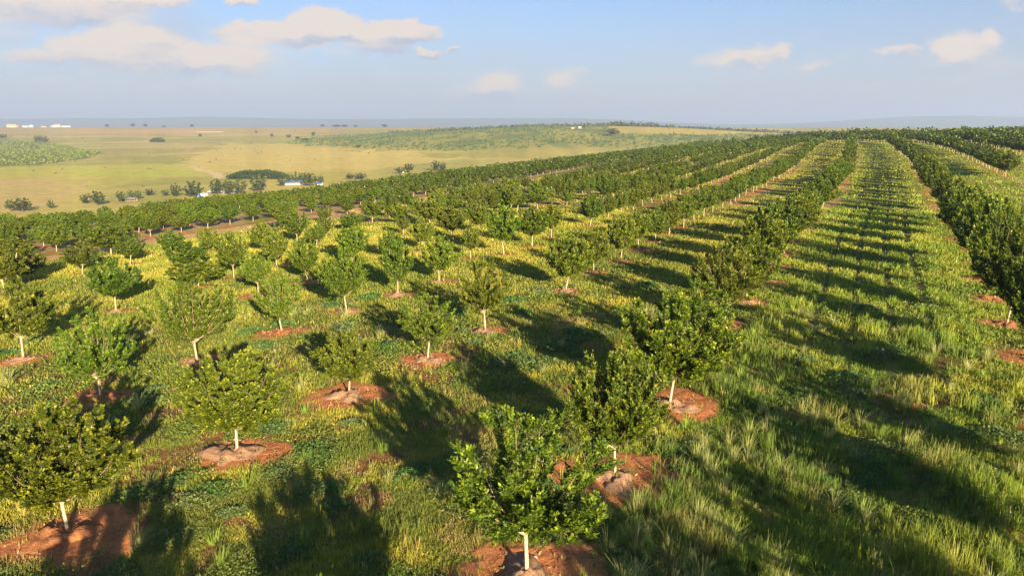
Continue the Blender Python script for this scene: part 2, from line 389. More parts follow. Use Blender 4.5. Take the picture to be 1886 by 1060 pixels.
C = lerp(C, (.50, .30, .15), o_); C = lerp(C, (.62, .36, .17), track * .95); C = lerp(C, (.46, .31, .16), floor * .7)
# valley and plain
pl = np.clip(sm(166, 176, s) + sm(430, 470, t), 0, 1)
PC = np.zeros_like(C); PC[...] = (.44, .385, .080)
PC = lerp(PC, (.38, .31, .085), sm(600, 1200, RR)); PC = lerp(PC, (.31, .30, .065), sm(.45, .65, n4) * .7); PC = lerp(PC, (.55, .43, .12), sm(.5, .7, n3) * .6)
for pts, c_, wob in PATCH:
    Q = region(pts)
    wx = X + (fbm(X / 25, Y / 25, 51, 3) - .5) * 2 * wob; wy = Y + (fbm(X / 25, Y / 25, 52, 3) - .5) * 5 * wob
    PC = lerp(PC, c_, inpoly(wx, wy, Q).astype(float) * (.75 + .25 * n2))
hill = np.exp(-((X - 160) / 330) ** 2 / 2 - ((Y - 1400) / 330) ** 2 / 2)
hm = sm(.25, .40, hill + (n3 - .5) * .15) * sm(1600, 1450, Y) * (1 - inpoly(X, Y, region(HILLFIELD)))
PC = lerp(PC, (.30, .29, .065), hm * .85); PC = lerp(PC, (.12, .17, .045), hm * sm(.5, .62, fbm(X / 30, Y / 90, 61, 4)) * .7)
C = lerp(C, PC, pl) if False else C * (1 - pl[..., None]) + PC * pl[..., None]
so_ = soil(X, Y)
C = lerp(C, (.50, .190, .075), so_ * .96); C = lerp(C, (.36, .14, .06), so_ * sm(.45, .6, fbm(X / .6, Y / .6, 71, 3)) * .5)
Z = Z + so_ * (.03 + .07 * (fbm(X / .35, Y / .35, 72, 3) - .3))
C = C * (.85 + .3 * fbm(X / (RR * .02), Y / (RR * .02), 13, 3))[..., None]
V = np.stack([X, Y, Z], -1).reshape(-1, 3)
i0 = (np.arange(NR)[:, None] * NA + np.arange(NA - 1)[None]).ravel()
Fq = np.stack([i0, i0 + 1, i0 + NA + 1, i0 + NA], -1)
props(obj('ground', mesh('ground', V, [Fq], [M_GROUND], C.reshape(-1, 3), smooth=True)), kind='structure')
# land behind and beside the camera
V = []; xs = np.linspace(-400, 400, 60); ys = np.linspace(-300, 60, 40)
X2, Y2 = np.meshgrid(xs, ys); Z2 = H(X2, Y2) - .6 - 2 * sm(0, 20, Y2)
i0 = (np.arange(39)[:, None] * 60 + np.arange(59)[None]).ravel()
props(obj('ground', mesh('ground_behind', np.stack([X2, Y2, Z2], -1).reshape(-1, 3), [np.stack([i0, i0 + 1, i0 + 61, i0 + 60], -1)], [M_GROUND],
      np.tile((.12, .14, .03), (2400, 1)), smooth=True)), kind='structure')
# far blue hills
xs = np.linspace(-9500, 9500, 420); ys = np.linspace(3250, 9600, 120)
X2, Y2 = np.meshgrid(xs, ys)
ridge = sm(6500, 9000, Y2)
prof = 62 + 30 * (fbm(X2 / 2600, X2 * 0, 91, 3) - .5) - 60 * sm(800, 2600, X2) + 92 * np.exp(-((X2 - 5350) / 1150) ** 2 * .8) + 26 * np.exp(-((X2 + 3600) / 600) ** 2) + 20 * np.exp(-((X2 - 6600) / 500) ** 2)
Z2 = -50 + ridge * (55 + prof) + 12 * (fbm(X2 / 500, Y2 / 500, 92, 3) - .5)
i0 = (np.arange(119)[:, None] * 420 + np.arange(419)[None]).ravel()
M_HILL = noisy('far_hill_bush', (.10, .13, .06), (.15, .16, .07), .004)
props(obj('hills', mesh('hills', np.stack([X2, Y2, Z2], -1).reshape(-1, 3), [np.stack([i0, i0 + 1, i0 + 421, i0 + 420], -1)], [M_HILL], smooth=True)), kind='structure')

# ------------------------------------------------------------------ tree generator
def norm(v): return v / (np.linalg.norm(v, axis=-1, keepdims=True) + 1e-9)
def tube(pts, rads, k):
    pts = np.asarray(pts, float); n = len(pts); tg = norm(np.gradient(pts, axis=0)); ref = np.array([.3, .9, .1])
    a = norm(np.cross(tg, ref)); b_ = np.cross(tg, a); th = np.arange(k) / k * 2 * np.pi
    V = pts[:, None] + (a[:, None] * np.cos(th)[None, :, None] + b_[:, None] * np.sin(th)[None, :, None]) * np.asarray(rads)[:, None, None]
    i, j = np.meshgrid(np.arange(n - 1), np.arange(k), indexing='ij'); j2 = (j + 1) % k
    return V.reshape(-1, 3), np.stack([i * k + j, i * k + j2, (i + 1) * k + j2, (i + 1) * k + j], -1).reshape(-1, 4)
class Bag:
    def __init__(s): s.V = []; s.F = []; s.C = []; s.n = 0
    def add(s, V, F_, C_=None):
        s.V.append(V); s.F.append(F_ + s.n); s.n += len(V)
        if C_ is not None: s.C.append(C_)
    def get(s): return np.concatenate(s.V), np.concatenate(s.F), (np.concatenate(s.C) if s.C else None)
def leaves(P, D, L, Wd, rg, droop=0):
    """diamond leaves at P along D"""
    n = len(P); r = norm(np.cross(D, rg.normal(size=(n, 3)) + [0, 0, 1.2])); up = np.cross(r, D)
    L = np.broadcast_to(L, n)[:, None]; Wd = np.broadcast_to(Wd, n)[:, None]
    m_ = P + D * L * .5 - up * Wd * .12
    V = np.stack([P, m_ + r * Wd * .5 + up * Wd * .2, P + D * L - up * L * droop, m_ - r * Wd * .5 + up * Wd * .2], 1)
    F_ = np.arange(n * 4).reshape(n, 4)
    return V.reshape(-1, 3), F_
def tree_shape(seed, nl, ns, nsh, nlf, L, Wd, H0=3.4, Rm=1.35, fork=1.0, twigs=True, sides=6, young=.45, clamp=True, subl=(.14, .36), shl=(.16, .30), limb=.02, lo=-.75):
    """returns (trunk V,F), (leaf V,F,C) for a tree H0 high with crown radius Rm"""
    rg = np.random.default_rng(seed); tb = Bag(); K = H0 / 3.4
    lean = rg.normal(0, .06, 2); f0 = np.array([lean[0], lean[1], fork])
    pts = np.array([[0, 0, -.15], [0, 0, .02], [lean[0] * .2, lean[1] * .2, fork * .35], [lean[0] * .6, lean[1] * .7, fork * .7], f0])
    V_, F_ = tube(pts, np.array([.070, .052, .043, .040, .046]) * K, max(sides, 6)); tb.add(V_, F_, np.repeat(np.array([(.36, .20, .11), (.42, .29, .18), (.56, .46, .32), (.54, .44, .31), (.46, .37, .25)]), len(V_) // 5, 0))
    z0 = fork - .18 * K; zt = H0
    lobe = [(rg.integers(2, 6), rg.uniform(0, 6.28), rg.uniform(.03, .09)) for _ in range(4)]
    def outline(z, az):
        tau = np.clip((z - z0) / (zt - z0), 0.001, .999)
        f = np.sin(np.pi * tau ** 1.16) ** .52
        for n_, p_, a_ in lobe: f = f * (1 + a_ * np.sin(n_ * az + p_ + tau * 4))
        return Rm * f
    LP = []; LD = []; LT = []; LS = []
    for i in range(nl):
        az = i * 2.399 + rg.normal(0, .25); q = (i + .5) / nl
        tau = .29 + .69 * q ** .8; z = z0 + (zt - z0) * tau; rr = outline(z, az) * rg.uniform(.80, .98) * (1 if q < .8 else rg.uniform(.2, 1))
        if not clamp: rr *= 1.12
        tip = np.array([math.cos(az) * rr, math.sin(az) * rr, z * rg.uniform(.95, 1.02)])
        p0 = f0 + [0, 0, rg.uniform(-.10, .10) * K]; dlt = tip - p0
        p1 = p0 + np.array([dlt[0] * .62, dlt[1] * .62, max(dlt[2] * .38, .10)])
        uu = np.linspace(0, 1, 7)[:, None]; bz = (1 - uu) ** 2 * p0 + 2 * uu * (1 - uu) * p1 + uu ** 2 * tip
        V_, F_ = tube(bz, np.linspace(limb, .004, 7) * K, max(3, sides - 2)); q_ = np.repeat(np.linspace(0, 1, 7) ** .5, len(V_) // 7)[:, None]; tb.add(V_, F_, np.array([[.62, .50, .34]]) * (1 - q_) + np.array([[.27, .20, .115]]) * q_)
        for j in range(ns):
            uj = .10 + .90 * (j + rg.uniform(.1, .9)) / ns
            p = (1 - uj) ** 2 * p0 + 2 * uj * (1 - uj) * p1 + uj ** 2 * tip; tg = norm(2 * (1 - uj) * (p1 - p0) + 2 * uj * (tip - p1))
            sd = norm(tg * .35 + norm(rg.normal(size=3)) * .95 + [0, 0, .25]); sl_ = rg.uniform(*subl) * K
            if twigs: V_, F_ = tube(np.array([p, p + sd * sl_ * .5 + [0, 0, .01], p + sd * sl_]), [.006, .004, .003], 3); tb.add(V_, F_, np.tile((.20, .17, .08), (len(V_), 1)))
            for k in range(nsh):
                vk = rg.uniform(.1, 1); b0 = p + sd * sl_ * vk
                if clamp:
                    ra = math.hypot(b0[0], b0[1]); lim = outline(min(b0[2], zt - .02), math.atan2(b0[1], b0[0])) * rg.uniform(.82, 1.0)
                    if ra > lim: b0[:2] *= lim / ra
                    b0[2] = min(b0[2], zt - .1 * K)
                out = norm((b0 - [0, 0, (z0 + zt) * .45]))
                dd = norm(sd * .2 + norm(rg.normal(size=3)) * .32 + out * .42 + [0, 0, .78]); ll = rg.uniform(*shl) * K
                w_ = rg.uniform(.05, 1.0, nlf); P = b0 + dd * (w_ * ll)[:, None]
                rnd = norm(rg.normal(size=(nlf, 3))); D = norm(dd * (.62 + .5 * w_[:, None]) + norm(rnd - dd * (rnd @ dd)[:, None]) * .8)
                LP.append(P); LD.append(D); LT.append(w_); LS.append(np.full(nlf, rg.random()))
    P = np.concatenate(LP); D = np.concatenate(LD); w_ = np.concatenate(LT); S_ = np.concatenate(LS)
    if clamp: ok = P[:, 2] > z0 - .05; P, D, w_, S_ = P[ok], D[ok], w_[ok], S_[ok]
    n = len(P); sz = rg.uniform(.7, 1.15, n)
    V, FL_ = leaves(P, D, L * sz, Wd * sz, rg)
    f = np.clip((w_ - .45) * 1.5, 0, 1) * (S_ > 1 - young) + rg.uniform(0, .3, n) * 1.0
    c = (1 - f[:, None]) * np.array([.058, .098, .009]) + f[:, None] * np.array([.240, .280, .018])
    c *= rg.uniform(.75, 1.25, (n, 1))
    tv, tf, tcol = tb.get()
    return tv, tf, V, FL_, np.repeat(c, 4, 0), tcol
NEAR = []; MID = []; FAR = []
NV = [dict(nl=26, ns=15, nsh=5, nlf=20, L=.112, Wd=.038, subl=(.2, .45), shl=(.22, .46), fork=.9, Rm=1.5), dict(), dict(Rm=1.40, young=.6, shl=(.18, .42), fork=.95),
      dict(nl=15, young=.6), dict(young=.6, fork=.95), dict(nl=24, ns=12, nlf=15, limb=.024, young=.6, fork=.85), dict(nl=17, young=.35, fork=1.1)]
for i in range(7):
    a = dict(nl=34, ns=16, nsh=5, nlf=21, L=.088, Wd=.038, young=.5); a.update(NV[i]); NEAR.append(tree_shape(100 + i, **a))
for i in range(9):
    MID.append(tree_shape(200 + i, 26, 13, 5, 9, .130, .072, twigs=False, sides=5, fork=[1.0, 1.1, .9][i % 3], young=[.5, .3, .6][i % 3]))
for i in range(6):
    FAR.append(tree_shape(300 + i, 15, 6, 3, 5, .30, .19, fork=1.0, twigs=False, sides=4, young=.35))
VFAR = []
for i in range(5):
    VFAR.append(tree_shape(400 + i, 12, 4, 2, 3, .55, .40, fork=.95, twigs=False, sides=3, young=.35))
def tmesh(shapes, tag):
    out = []
    for tv, tf, lv, lf, lc, tcol in shapes:
        out.append((mesh('trunk_' + tag, tv, [tf], [M_BARK], tcol, smooth=True), mesh('crown_' + tag, lv, [lf], [M_LEAF], lc)))
    return out
nearM, midM = tmesh(NEAR, 'near'), tmesh(MID, 'mid')
ONES = ['', 'first', 'second', 'third', 'fourth', 'fifth', 'sixth', 'seventh', 'eighth', 'ninth', 'tenth', 'eleventh', 'twelfth', 'thirteenth', 'fourteenth', 'fifteenth', 'sixteenth', 'seventeenth', 'eighteenth', 'nineteenth']
TENS = ['', '', 'twenty', 'thirty', 'forty', 'fifty', 'sixty', 'seventy', 'eighty', 'ninety']
def ordinal(n):
    if n < 20: return ONES[n]
    if n > 99: return 'hundredth'
    return TENS[n // 10][:-1] + 'ieth' if n % 10 == 0 else TENS[n // 10] + '-' + ONES[n % 10]
def rowname(r):
    if r in ROWNAME: return ROWNAME[r]
    if r >= 19: return ('%s row of dense block left of red track' % ordinal(r - 18))
    return ('%s row right of grass lane' % ordinal(-r))
LBL = {(0, 1): 'large sparse orchard tree with bare inner twigs, nearest at bottom centre above red soil',
       (0, 2): 'rounded dense orchard tree on short forked trunk behind the bottom centre tree',
       (0, 3): 'wide spreading orchard tree with bent trunk, third in the row beside the grass lane',
       (1, 1): 'broad low orchard tree with pale side branch over a mulch mound, bottom left corner',
       (1, 2): 'bright yellow-green flat-topped tree with white forked trunk over a red soil basin',
       (1, 3): 'smallest round-topped young tree on a cracked tan mound, with long thin trunk',
       (1, 4): 'bright green young tree with notched top on an orange soil patch',
       (2, 1): 'vase-shaped tree with many pale upright stems, left side above mulch mound',
       (2, 2): 'tall airy tree with bare spreading branches and leaning white trunk on orange soil',
       (3, 1): 'dark shaded tree at left edge with straight pale trunk'}
cand = []
for T in TREES:
    T['z'] = float(Hn(T['x'], T['y'])); px, py, d = proj(T['x'], T['y'], T['z'] + T['h'] * .6)
    half = T['w'] / 2 / max(d, 1) * F
    T['d'] = d; T['in'] = d > 2 and -half < px < 1886 + half and py < 1060 + half * 1.4
    T['key'] = (d if T['in'] else (d + 1e4)) - (40 if T['spec'] else 0)
TREES.sort(key=lambda q: q['key'])
IND = [q for q in TREES if q['in'] or q['d'] < 75][:0]
IND = [q for q in TREES if q['in']][:300]
ids = set(id(q) for q in IND)
SHADE = [q for q in TREES if not q['in'] and np.hypot(q['x'], q['y']) < 45]        # just outside the frame, shading it
rowcount = {}
for r_ in set(q['row'] for q in IND):
    for n_, q in enumerate(sorted([q for q in IND if q['row'] == r_], key=lambda q: q['t'])): q['ord'] = n_ + 1
tr = np.random.default_rng(5)
PICK = {(0, 1): 0, (0, 2): 3, (0, 3): 2, (1, 1): 4, (1, 2): 4, (1, 3): 1, (1, 4): 3, (2, 1): 5, (2, 2): 5, (2, 3): 5, (3, 1): 6}
def place_tree(T, label, k):
    pair = nearM[PICK.get((T['row'], T.get('ord')), (1, 3, 6, 2, 4, 6, 1, 5, 3)[k % 9])] if T['d'] < 42 else midM[k % 9]
    root = empty('orchard_tree', (T['x'], T['y'], T['z'])); root.rotation_euler = (tr.normal(0, .03), tr.normal(0, .03), tr.uniform(0, 6.28))
    props(root, label, 'tree', 'young orchard trees planted in curving rows')
    for nm, me in (('trunk', pair[0]), ('crown', pair[1])):
        o = obj(nm, me, root)
        o.scale = (T['w'] / 2.35, T['w'] / 2.35, T['h'] / 3.4) if nm == 'crown' else (.35 + .65 * T['w'] / 2.8, .35 + .65 * T['w'] / 2.8, T['h'] / 3.5)
    return root
k = 0
for T in IND:
    key = (T['row'], T['ord'])
    if T['spec'] and key in LBL: lab = LBL[key]
    else:
        adj = 'small' if T['h'] < 2.6 else ('tall' if T['h'] > 3.9 else ('broad' if T['w'] > 3.2 else 'leafy'))
        lab = '%s tree, %s from the front, %s' % (adj, ordinal(T['ord']), rowname(T['row']))
    place_tree(T, lab, k); k += 1
for T in SHADE:
    place_tree(T, 'orchard tree just outside the picture, its shadow falling across the grass', k); k += 1
# everything farther: one object
rest = [q for q in TREES if id(q) not in ids and (q['d'] > 45) and (q['in'] or q['d'] < 130)]
LVb, LFb, LCb, TVb, TFb, TCb = [], [], [], [], [], []; nL = nT = 0
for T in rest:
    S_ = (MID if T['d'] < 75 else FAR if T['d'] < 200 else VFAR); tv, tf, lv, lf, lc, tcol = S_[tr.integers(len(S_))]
    a = tr.uniform(0, 6.28); ca, sa = math.cos(a), math.sin(a); sx_ = T['w'] / 2.75; sz_ = T['h'] / 3.5
    M3 = np.array([[ca * sx_, -sa * sx_, 0], [sa * sx_, ca * sx_, 0], [0, 0, sz_]]); o3 = np.array([T['x'], T['y'], T['z']])
    LVb.append(lv @ M3.T + o3); LFb.append(lf + nL); nL += len(lv); LCb.append(lc * tr.uniform(.62, .92))  # leaf colour darkened per tree, standing in for self-shade the big leaf cards lack
    nt = len(tv) if T['d'] < 130 else 5 * max(6, 3)
    TVb.append(tv @ M3.T + o3); TFb.append(tf + nT); TCb.append(tcol); nT += len(tv)
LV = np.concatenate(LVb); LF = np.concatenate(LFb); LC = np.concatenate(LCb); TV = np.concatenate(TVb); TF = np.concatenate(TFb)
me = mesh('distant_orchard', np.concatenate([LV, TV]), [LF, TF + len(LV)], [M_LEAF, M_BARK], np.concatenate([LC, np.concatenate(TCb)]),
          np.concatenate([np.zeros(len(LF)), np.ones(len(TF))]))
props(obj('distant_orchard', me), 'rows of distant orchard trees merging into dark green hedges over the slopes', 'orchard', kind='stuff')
print('rest', len(rest), 'quads', len(LF), len(TF))

# ------------------------------------------------------------------ mulch mounds
mr = np.random.default_rng(8)
def mound_mesh(seed, mats):
    rg = np.random.default_rng(seed); n, kk = 16, 40; V = []
    rr = np.linspace(0, 1, n)[:, None]; th = (np.arange(kk) / kk * 2 * np.pi)[None]
    edge = 1 + .25 * np.sin(th * 2 + rg.uniform(0, 6)) + .18 * np.sin(th * 3 + rg.uniform(0, 6)) + .10 * np.sin(th * 5 + rg.uniform(0, 6))
    x = rr * edge * np.cos(th); y = rr * edge * np.sin(th)
    z = .34 * (1 - rr ** 2.2) * (.25 + 1.5 * fbm(x * 2.3 + seed, y * 2.3, seed, 3)) - .07 * rr + .20 * (fbm(x * 5, y * 5, seed + 3, 3) - .5) - .10 * np.exp(-rr ** 2 * 60)
    V = np.stack([x, y, z + 0 * th], -1).reshape(-1, 3)
    i, j = np.meshgrid(np.arange(n - 1), np.arange(kk), indexing='ij'); j2 = (j + 1) % kk
    return mesh('mound', V, [np.stack([i * kk + j, i * kk + j2, (i + 1) * kk + j2, (i + 1) * kk + j], -1).reshape(-1, 4)], mats, smooth=True)
mm = [mound_mesh(i, [M_MULCH]) for i in range(5)] + [mound_mesh(i + 7, [M_SOILD]) for i in range(3)]
WHO = {(0, 1): 'the nearest tree at bottom centre', (0, 2): 'the dense rounded tree', (0, 3): 'the wide spreading tree'}
for T in IND:
    if T['d'] > 52: continue
    big = T['d'] < 30
    me = mm[int(mr.integers(8))] if T['row'] not in (0, -1) or mr.random() < .5 else mm[5 + int(mr.integers(3))]
    o = obj('mulch_mound', me, None, (T['x'] + mr.uniform(-.12, .12), T['y'] - .12, T['z'] + .02)); sc_ = mr.uniform(.50, .72) * (1.25 if big else .9)
    o.scale = (sc_ * 1.15, sc_, .62 if big else .45); o.rotation_euler.z = mr.uniform(0, 6)
    props(o, 'pale mulch mound under the %s tree, %s' % (ordinal(T['ord']), rowname(T['row'])), 'mulch mound', 'mulch mounds at the feet of the trees')

# ------------------------------------------------------------------ clods and fallen leaves on the bare soil
gr = np.random.default_rng(3)
near_t = [T for T in IND if T['d'] < 50]; nt_ = len(near_t); q_ = 420
tx = np.array([T['x'] for T in near_t])[:, None]; ty = np.array([T['y'] for T in near_t])[:, None]; rr = 1.35 * np.sqrt(gr.random((nt_, q_))); az = gr.uniform(0, 6.28, (nt_, q_))
X_ = (tx + rr * np.cos(az)).ravel(); Y_ = (ty + rr * np.sin(az)).ravel(); n = len(X_)
D = norm(np.stack([gr.normal(size=n), gr.normal(size=n), gr.uniform(-.1, .5, n)], -1))
lift = .03 + .10 * (soil(X_, Y_) > .5) * (rr.ravel() < .6) * gr.random(n)
V, F_ = leaves(np.stack([X_, Y_, Hn(X_, Y_) + lift], -1), D, gr.uniform(.05, .15, n), gr.uniform(.02, .06, n), gr)
pal = np.array([(.40, .27, .15), (.26, .13, .06), (.48, .38, .22), (.20, .10, .05), (.16, .20, .04)]); c = np.repeat(pal[gr.integers(0, 5, n)] * gr.uniform(.7, 1.2, (n, 1)), 4, 0)
props(obj('leaf_litter', mesh('leaf_litter', V, [F_], [M_WILD], c)), 'dry leaves, straw and clods strewn on the bare red soil under the trees', 'leaf litter', kind='stuff')

# ------------------------------------------------------------------ grass and weeds
def polar(n, r0, r1, a=41, pw=1.0):
    r = np.exp(gr.uniform(math.log(r0), math.log(r1), n)); th = np.radians(gr.uniform(-a, a, n))
    return r * np.sin(th), r * np.cos(th), r
def grass_col(x, y, n):
    m1 = fbm(x / 2.6, y / 2.6, 41, 3); m2 = fbm(x / 9, y / 9, 42, 3)
    c = np.array([.195, .245, .034])[None] * np.ones((n, 1))
    c = lerp(c, (.315, .315, .056), sm(.40, .62, m1)); c = lerp(c, (.135, .175, .030), sm(.50, .68, m2)); c = lerp(c, (.46, .38, .15), (gr.random(n) < .06).astype(float))
    m3 = fbm(x / 1.7 + 9, y / 1.7, 48, 4); r_ = np.hypot(x, y); c = lerp(c, (.105, .160, .034), sm(.42, .60, m3) * sm(60, 26, r_) * .8); c = lerp(c, (.30, .25, .11), sm(.60, .70, fbm(x / 1.2, y / 1.2 + 5, 49, 3)) * sm(60, 26, r_) * .7)
    s_ = st(x, y)[0]; c = lerp(c, c * [.84, 1.0, .85], sm(2, -2, s_ + 4 * (m2 - .5))) * [1.25, 1.12, 1.0]
    return c
def on_wheel(s_, t_):
    return ((gr.random(len(s_)) < .92) & (np.abs(((s_ + 3.7) / 1.8 + .14 * np.sin(t_ / 13)) - np.round((s_ + 3.7) / 1.8 + .14 * np.sin(t_ / 13))) < .14) & (s_ < -3) & (s_ > -10) & (t_ > 18))
# creeping weeds and short grass: leaf sized faces hugging the ground
n = 900000; x, y, r = polar(n, 11, 95)
s_, t_ = st(x, y)
keep = (gr.random(n) > soil(x, y) * .93) & (s_ < 68) & ~on_wheel(s_, t_)
cover = fbm(x / 1.3, y / 1.3, 43, 3)
keep &= gr.random(n) < sm(.22, .45, cover + .10) * (1 - .8 * sm(.57, .66, fbm(x / 1.4, y / 1.4, 19, 3)) * (r < 40))
x, y, r, cover, s_, t_ = x[keep], y[keep], r[keep], cover[keep], s_[keep], t_[keep]; n = len(x)
k_ = np.maximum(1, r / 17)
bz_ = fbm(x / 3.4, y / 3.4, 44, 2); broad = (bz_ > np.where(s_ > -1.5, .54, .64)) & (r < 55) & (gr.random(n) < .8)
hgt = np.where(broad, (.02 + .22 * sm(.35, .75, cover) * gr.random(n) ** .7), .0) * sm(90, 30, r)
P = np.stack([x, y, Hn(x, y) + hgt], -1)
D = norm(np.stack([gr.normal(size=n), gr.normal(size=n), np.where(broad, gr.uniform(-.1, .9, n), gr.uniform(.5, 2.6, n))], -1))
L_ = np.where(broad, .052, .10) * k_ ** .8 * gr.uniform(.6, 1.35, n); W_ = np.where(broad, .040, .016) * k_
V1, F1 = leaves(P, D, L_, W_, gr)
c = grass_col(x, y, n); c = lerp(c, (.150, .200, .040), (broad & (gr.random(n) < .75)).astype(float)) * gr.uniform(.7, 1.3, (n, 1)); C1 = np.repeat(c, 4, 0)
props(obj('ground_weeds', mesh('ground_weeds', V1, [F1], [M_GRASS], C1)), 'low creeping weeds and short grass covering the ground between the trees', 'weeds', kind='stuff')
# grass tufts
def tufts(n, r0, r1, nb, hfun, wid, prob):
    x, y, r = polar(n, r0, r1); s_, t_ = st(x, y)
    p = prob(x, y, r, s_, t_) * (1 - .96 * soil(x, y))
    k = (gr.random(n) < p) & (s_ < 70) & ~on_wheel(s_, t_); x, y, r, s_, t_ = x[k], y[k], r[k], s_[k], t_[k]; n = len(x)
    h = hfun(x, y, r, s_, t_); z = Hn(x, y)
    base = np.stack([x, y, z - .02], -1)[:, None] + np.concatenate([gr.normal(0, .06, (n, nb, 2)), np.zeros((n, nb, 1))], -1) * np.maximum(1, r / 22)[:, None, None]
    az = gr.uniform(0, 6.28, (n, nb)); ln = np.abs(gr.normal(.20, .22, (n, nb)))
    hh = h[:, None] * gr.uniform(.55, 1.15, (n, nb)); d = np.stack([np.cos(az) * ln, np.sin(az) * ln, np.ones_like(az)], -1)
    m_ = base + d * (hh * .55)[..., None]; tip = m_ + (d * [1.9, 1.9, .72]) * (hh * .45)[..., None]
    w = wid * np.maximum(1, r / 17)[:, None, None]; sd = np.stack([-np.sin(az + .6), np.cos(az + .6), 0 * az], -1) * w
    V = np.stack([base - sd * .5, base + sd * .5, m_ + sd * .4, m_ - sd * .4, tip + sd * .08, tip - sd * .08], 2).reshape(-1, 3)
    q = np.arange(n * nb)[:, None] * 6
    F_ = np.concatenate([q + [0, 1, 2, 3], q + [3, 2, 4, 5]])
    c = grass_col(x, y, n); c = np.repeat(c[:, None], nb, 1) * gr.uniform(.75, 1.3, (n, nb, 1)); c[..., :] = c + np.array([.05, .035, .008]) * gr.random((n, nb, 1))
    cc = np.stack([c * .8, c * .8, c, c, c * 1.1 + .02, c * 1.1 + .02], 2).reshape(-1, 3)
    return V, F_, cc
def pr1(x, y, r, s, t):
    m1 = fbm(x / 3.1, y / 3.1, 45, 3)
    return np.clip(sm(.42, .62, m1) * np.where(s < -1, 1.0, np.where(r < 24, .5, .14)) + np.where((s < 1) & (r < 34), .45, .04), 0, 1)
def hf1(x, y, r, s, t):
    return (.20 + .42 * sm(.4, .7, fbm(x / 2.2, y / 2.2, 46, 3)) * np.where((s < 2) & (t < 40), 1.0, .42)) * gr.uniform(.7, 1.25, len(x)) * sm(140, 20, r)**.3
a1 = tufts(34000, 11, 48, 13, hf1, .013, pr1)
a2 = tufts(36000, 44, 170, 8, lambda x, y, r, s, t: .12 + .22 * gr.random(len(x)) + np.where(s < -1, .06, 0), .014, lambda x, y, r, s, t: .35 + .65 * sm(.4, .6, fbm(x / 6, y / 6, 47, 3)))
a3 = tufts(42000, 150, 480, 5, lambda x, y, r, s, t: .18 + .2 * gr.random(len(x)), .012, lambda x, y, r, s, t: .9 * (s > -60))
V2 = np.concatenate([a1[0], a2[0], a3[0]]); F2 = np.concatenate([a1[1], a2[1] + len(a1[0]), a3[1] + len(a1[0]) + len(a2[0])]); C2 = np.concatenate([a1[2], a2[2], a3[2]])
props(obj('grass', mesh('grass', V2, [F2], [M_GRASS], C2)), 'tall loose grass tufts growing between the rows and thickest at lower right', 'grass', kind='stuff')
# separate tall pale clumps and cushions of broad leaved weeds
def clumps(n, nb, r0, r1, h0, h1, wid, colr, sfun):
    x, y, r = polar(n, r0, r1); s_, t_ = st(x, y); k = (gr.random(n) < sfun(x, y, s_, t_)) & (soil(x, y) < .5); x, y, r = x[k], y[k], r[k]; n = len(x)
    az = gr.uniform(0, 6.28, (n, nb)); ln = np.abs(gr.normal(.28, .22, (n, nb))); hh = gr.uniform(h0, h1, n)[:, None] * gr.uniform(.5, 1.1, (n, nb)); rr = .13 * np.sqrt(gr.random((n, nb)))
    base = np.stack([x[:, None] + rr * np.cos(az), y[:, None] + rr * np.sin(az), np.broadcast_to(Hn(x, y)[:, None], az.shape) - .02], -1)
    d = np.stack([np.cos(az) * ln, np.sin(az) * ln, np.ones_like(az)], -1); m_ = base + d * (hh * .55)[..., None]; tip = m_ + (d * [2.2, 2.2, .62]) * (hh * .45)[..., None]
    w = wid * np.maximum(1, r / 17)[:, None, None]; sd = np.stack([-np.sin(az + .6), np.cos(az + .6), 0 * az], -1) * w
    V = np.stack([base - sd * .5, base + sd * .5, m_ + sd * .4, m_ - sd * .4, tip + sd * .08, tip - sd * .08], 2).reshape(-1, 3)
    q = np.arange(n * nb)[:, None] * 6; F_ = np.concatenate([q + [0, 1, 2, 3], q + [3, 2, 4, 5]])
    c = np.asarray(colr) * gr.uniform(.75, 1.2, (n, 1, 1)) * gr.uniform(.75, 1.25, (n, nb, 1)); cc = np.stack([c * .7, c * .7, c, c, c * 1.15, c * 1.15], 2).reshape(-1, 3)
    return V, F_, cc
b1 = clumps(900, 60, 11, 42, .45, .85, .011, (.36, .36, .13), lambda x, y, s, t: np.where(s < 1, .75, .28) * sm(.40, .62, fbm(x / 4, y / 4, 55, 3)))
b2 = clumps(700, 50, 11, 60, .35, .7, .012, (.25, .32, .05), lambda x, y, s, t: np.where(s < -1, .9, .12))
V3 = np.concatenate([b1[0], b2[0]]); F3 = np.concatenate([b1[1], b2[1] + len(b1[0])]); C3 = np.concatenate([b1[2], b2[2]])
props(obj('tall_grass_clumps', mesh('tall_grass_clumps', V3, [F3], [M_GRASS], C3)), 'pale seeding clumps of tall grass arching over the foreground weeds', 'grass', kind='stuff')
nc = 170; x, y, r = polar(nc, 12, 46); s_, t_ = st(x, y); k = soil(x, y) < .4; x, y, r = x[k], y[k], r[k]; nc = len(x); nl_ = 620
cr = gr.uniform(.35, 1.0, nc)[:, None]; az = gr.uniform(0, 6.28, (nc, nl_)); q = np.sqrt(gr.random((nc, nl_)))
ex = 1 + .3 * np.sin(az * 2 + cr * 20) + .15 * np.sin(az * 5 + cr * 9)
X_ = x[:, None] + cr * q * ex * np.cos(az); Y_ = y[:, None] + cr * q * ex * np.sin(az); Z_ = Hn(X_, Y_) + .28 * cr * (1 - q ** 2) * gr.uniform(.55, 1.0, (nc, nl_)) + .03
n = nc * nl_; D = norm(np.stack([gr.normal(size=n), gr.normal(size=n), gr.uniform(-.1, .6, n)], -1)); kk = np.repeat(np.maximum(1, r / 17), nl_)
V4, F4_ = leaves(np.stack([X_, Y_, Z_], -1).reshape(-1, 3), D, .062 * kk * gr.uniform(.6, 1.2, n), .050 * kk, gr)
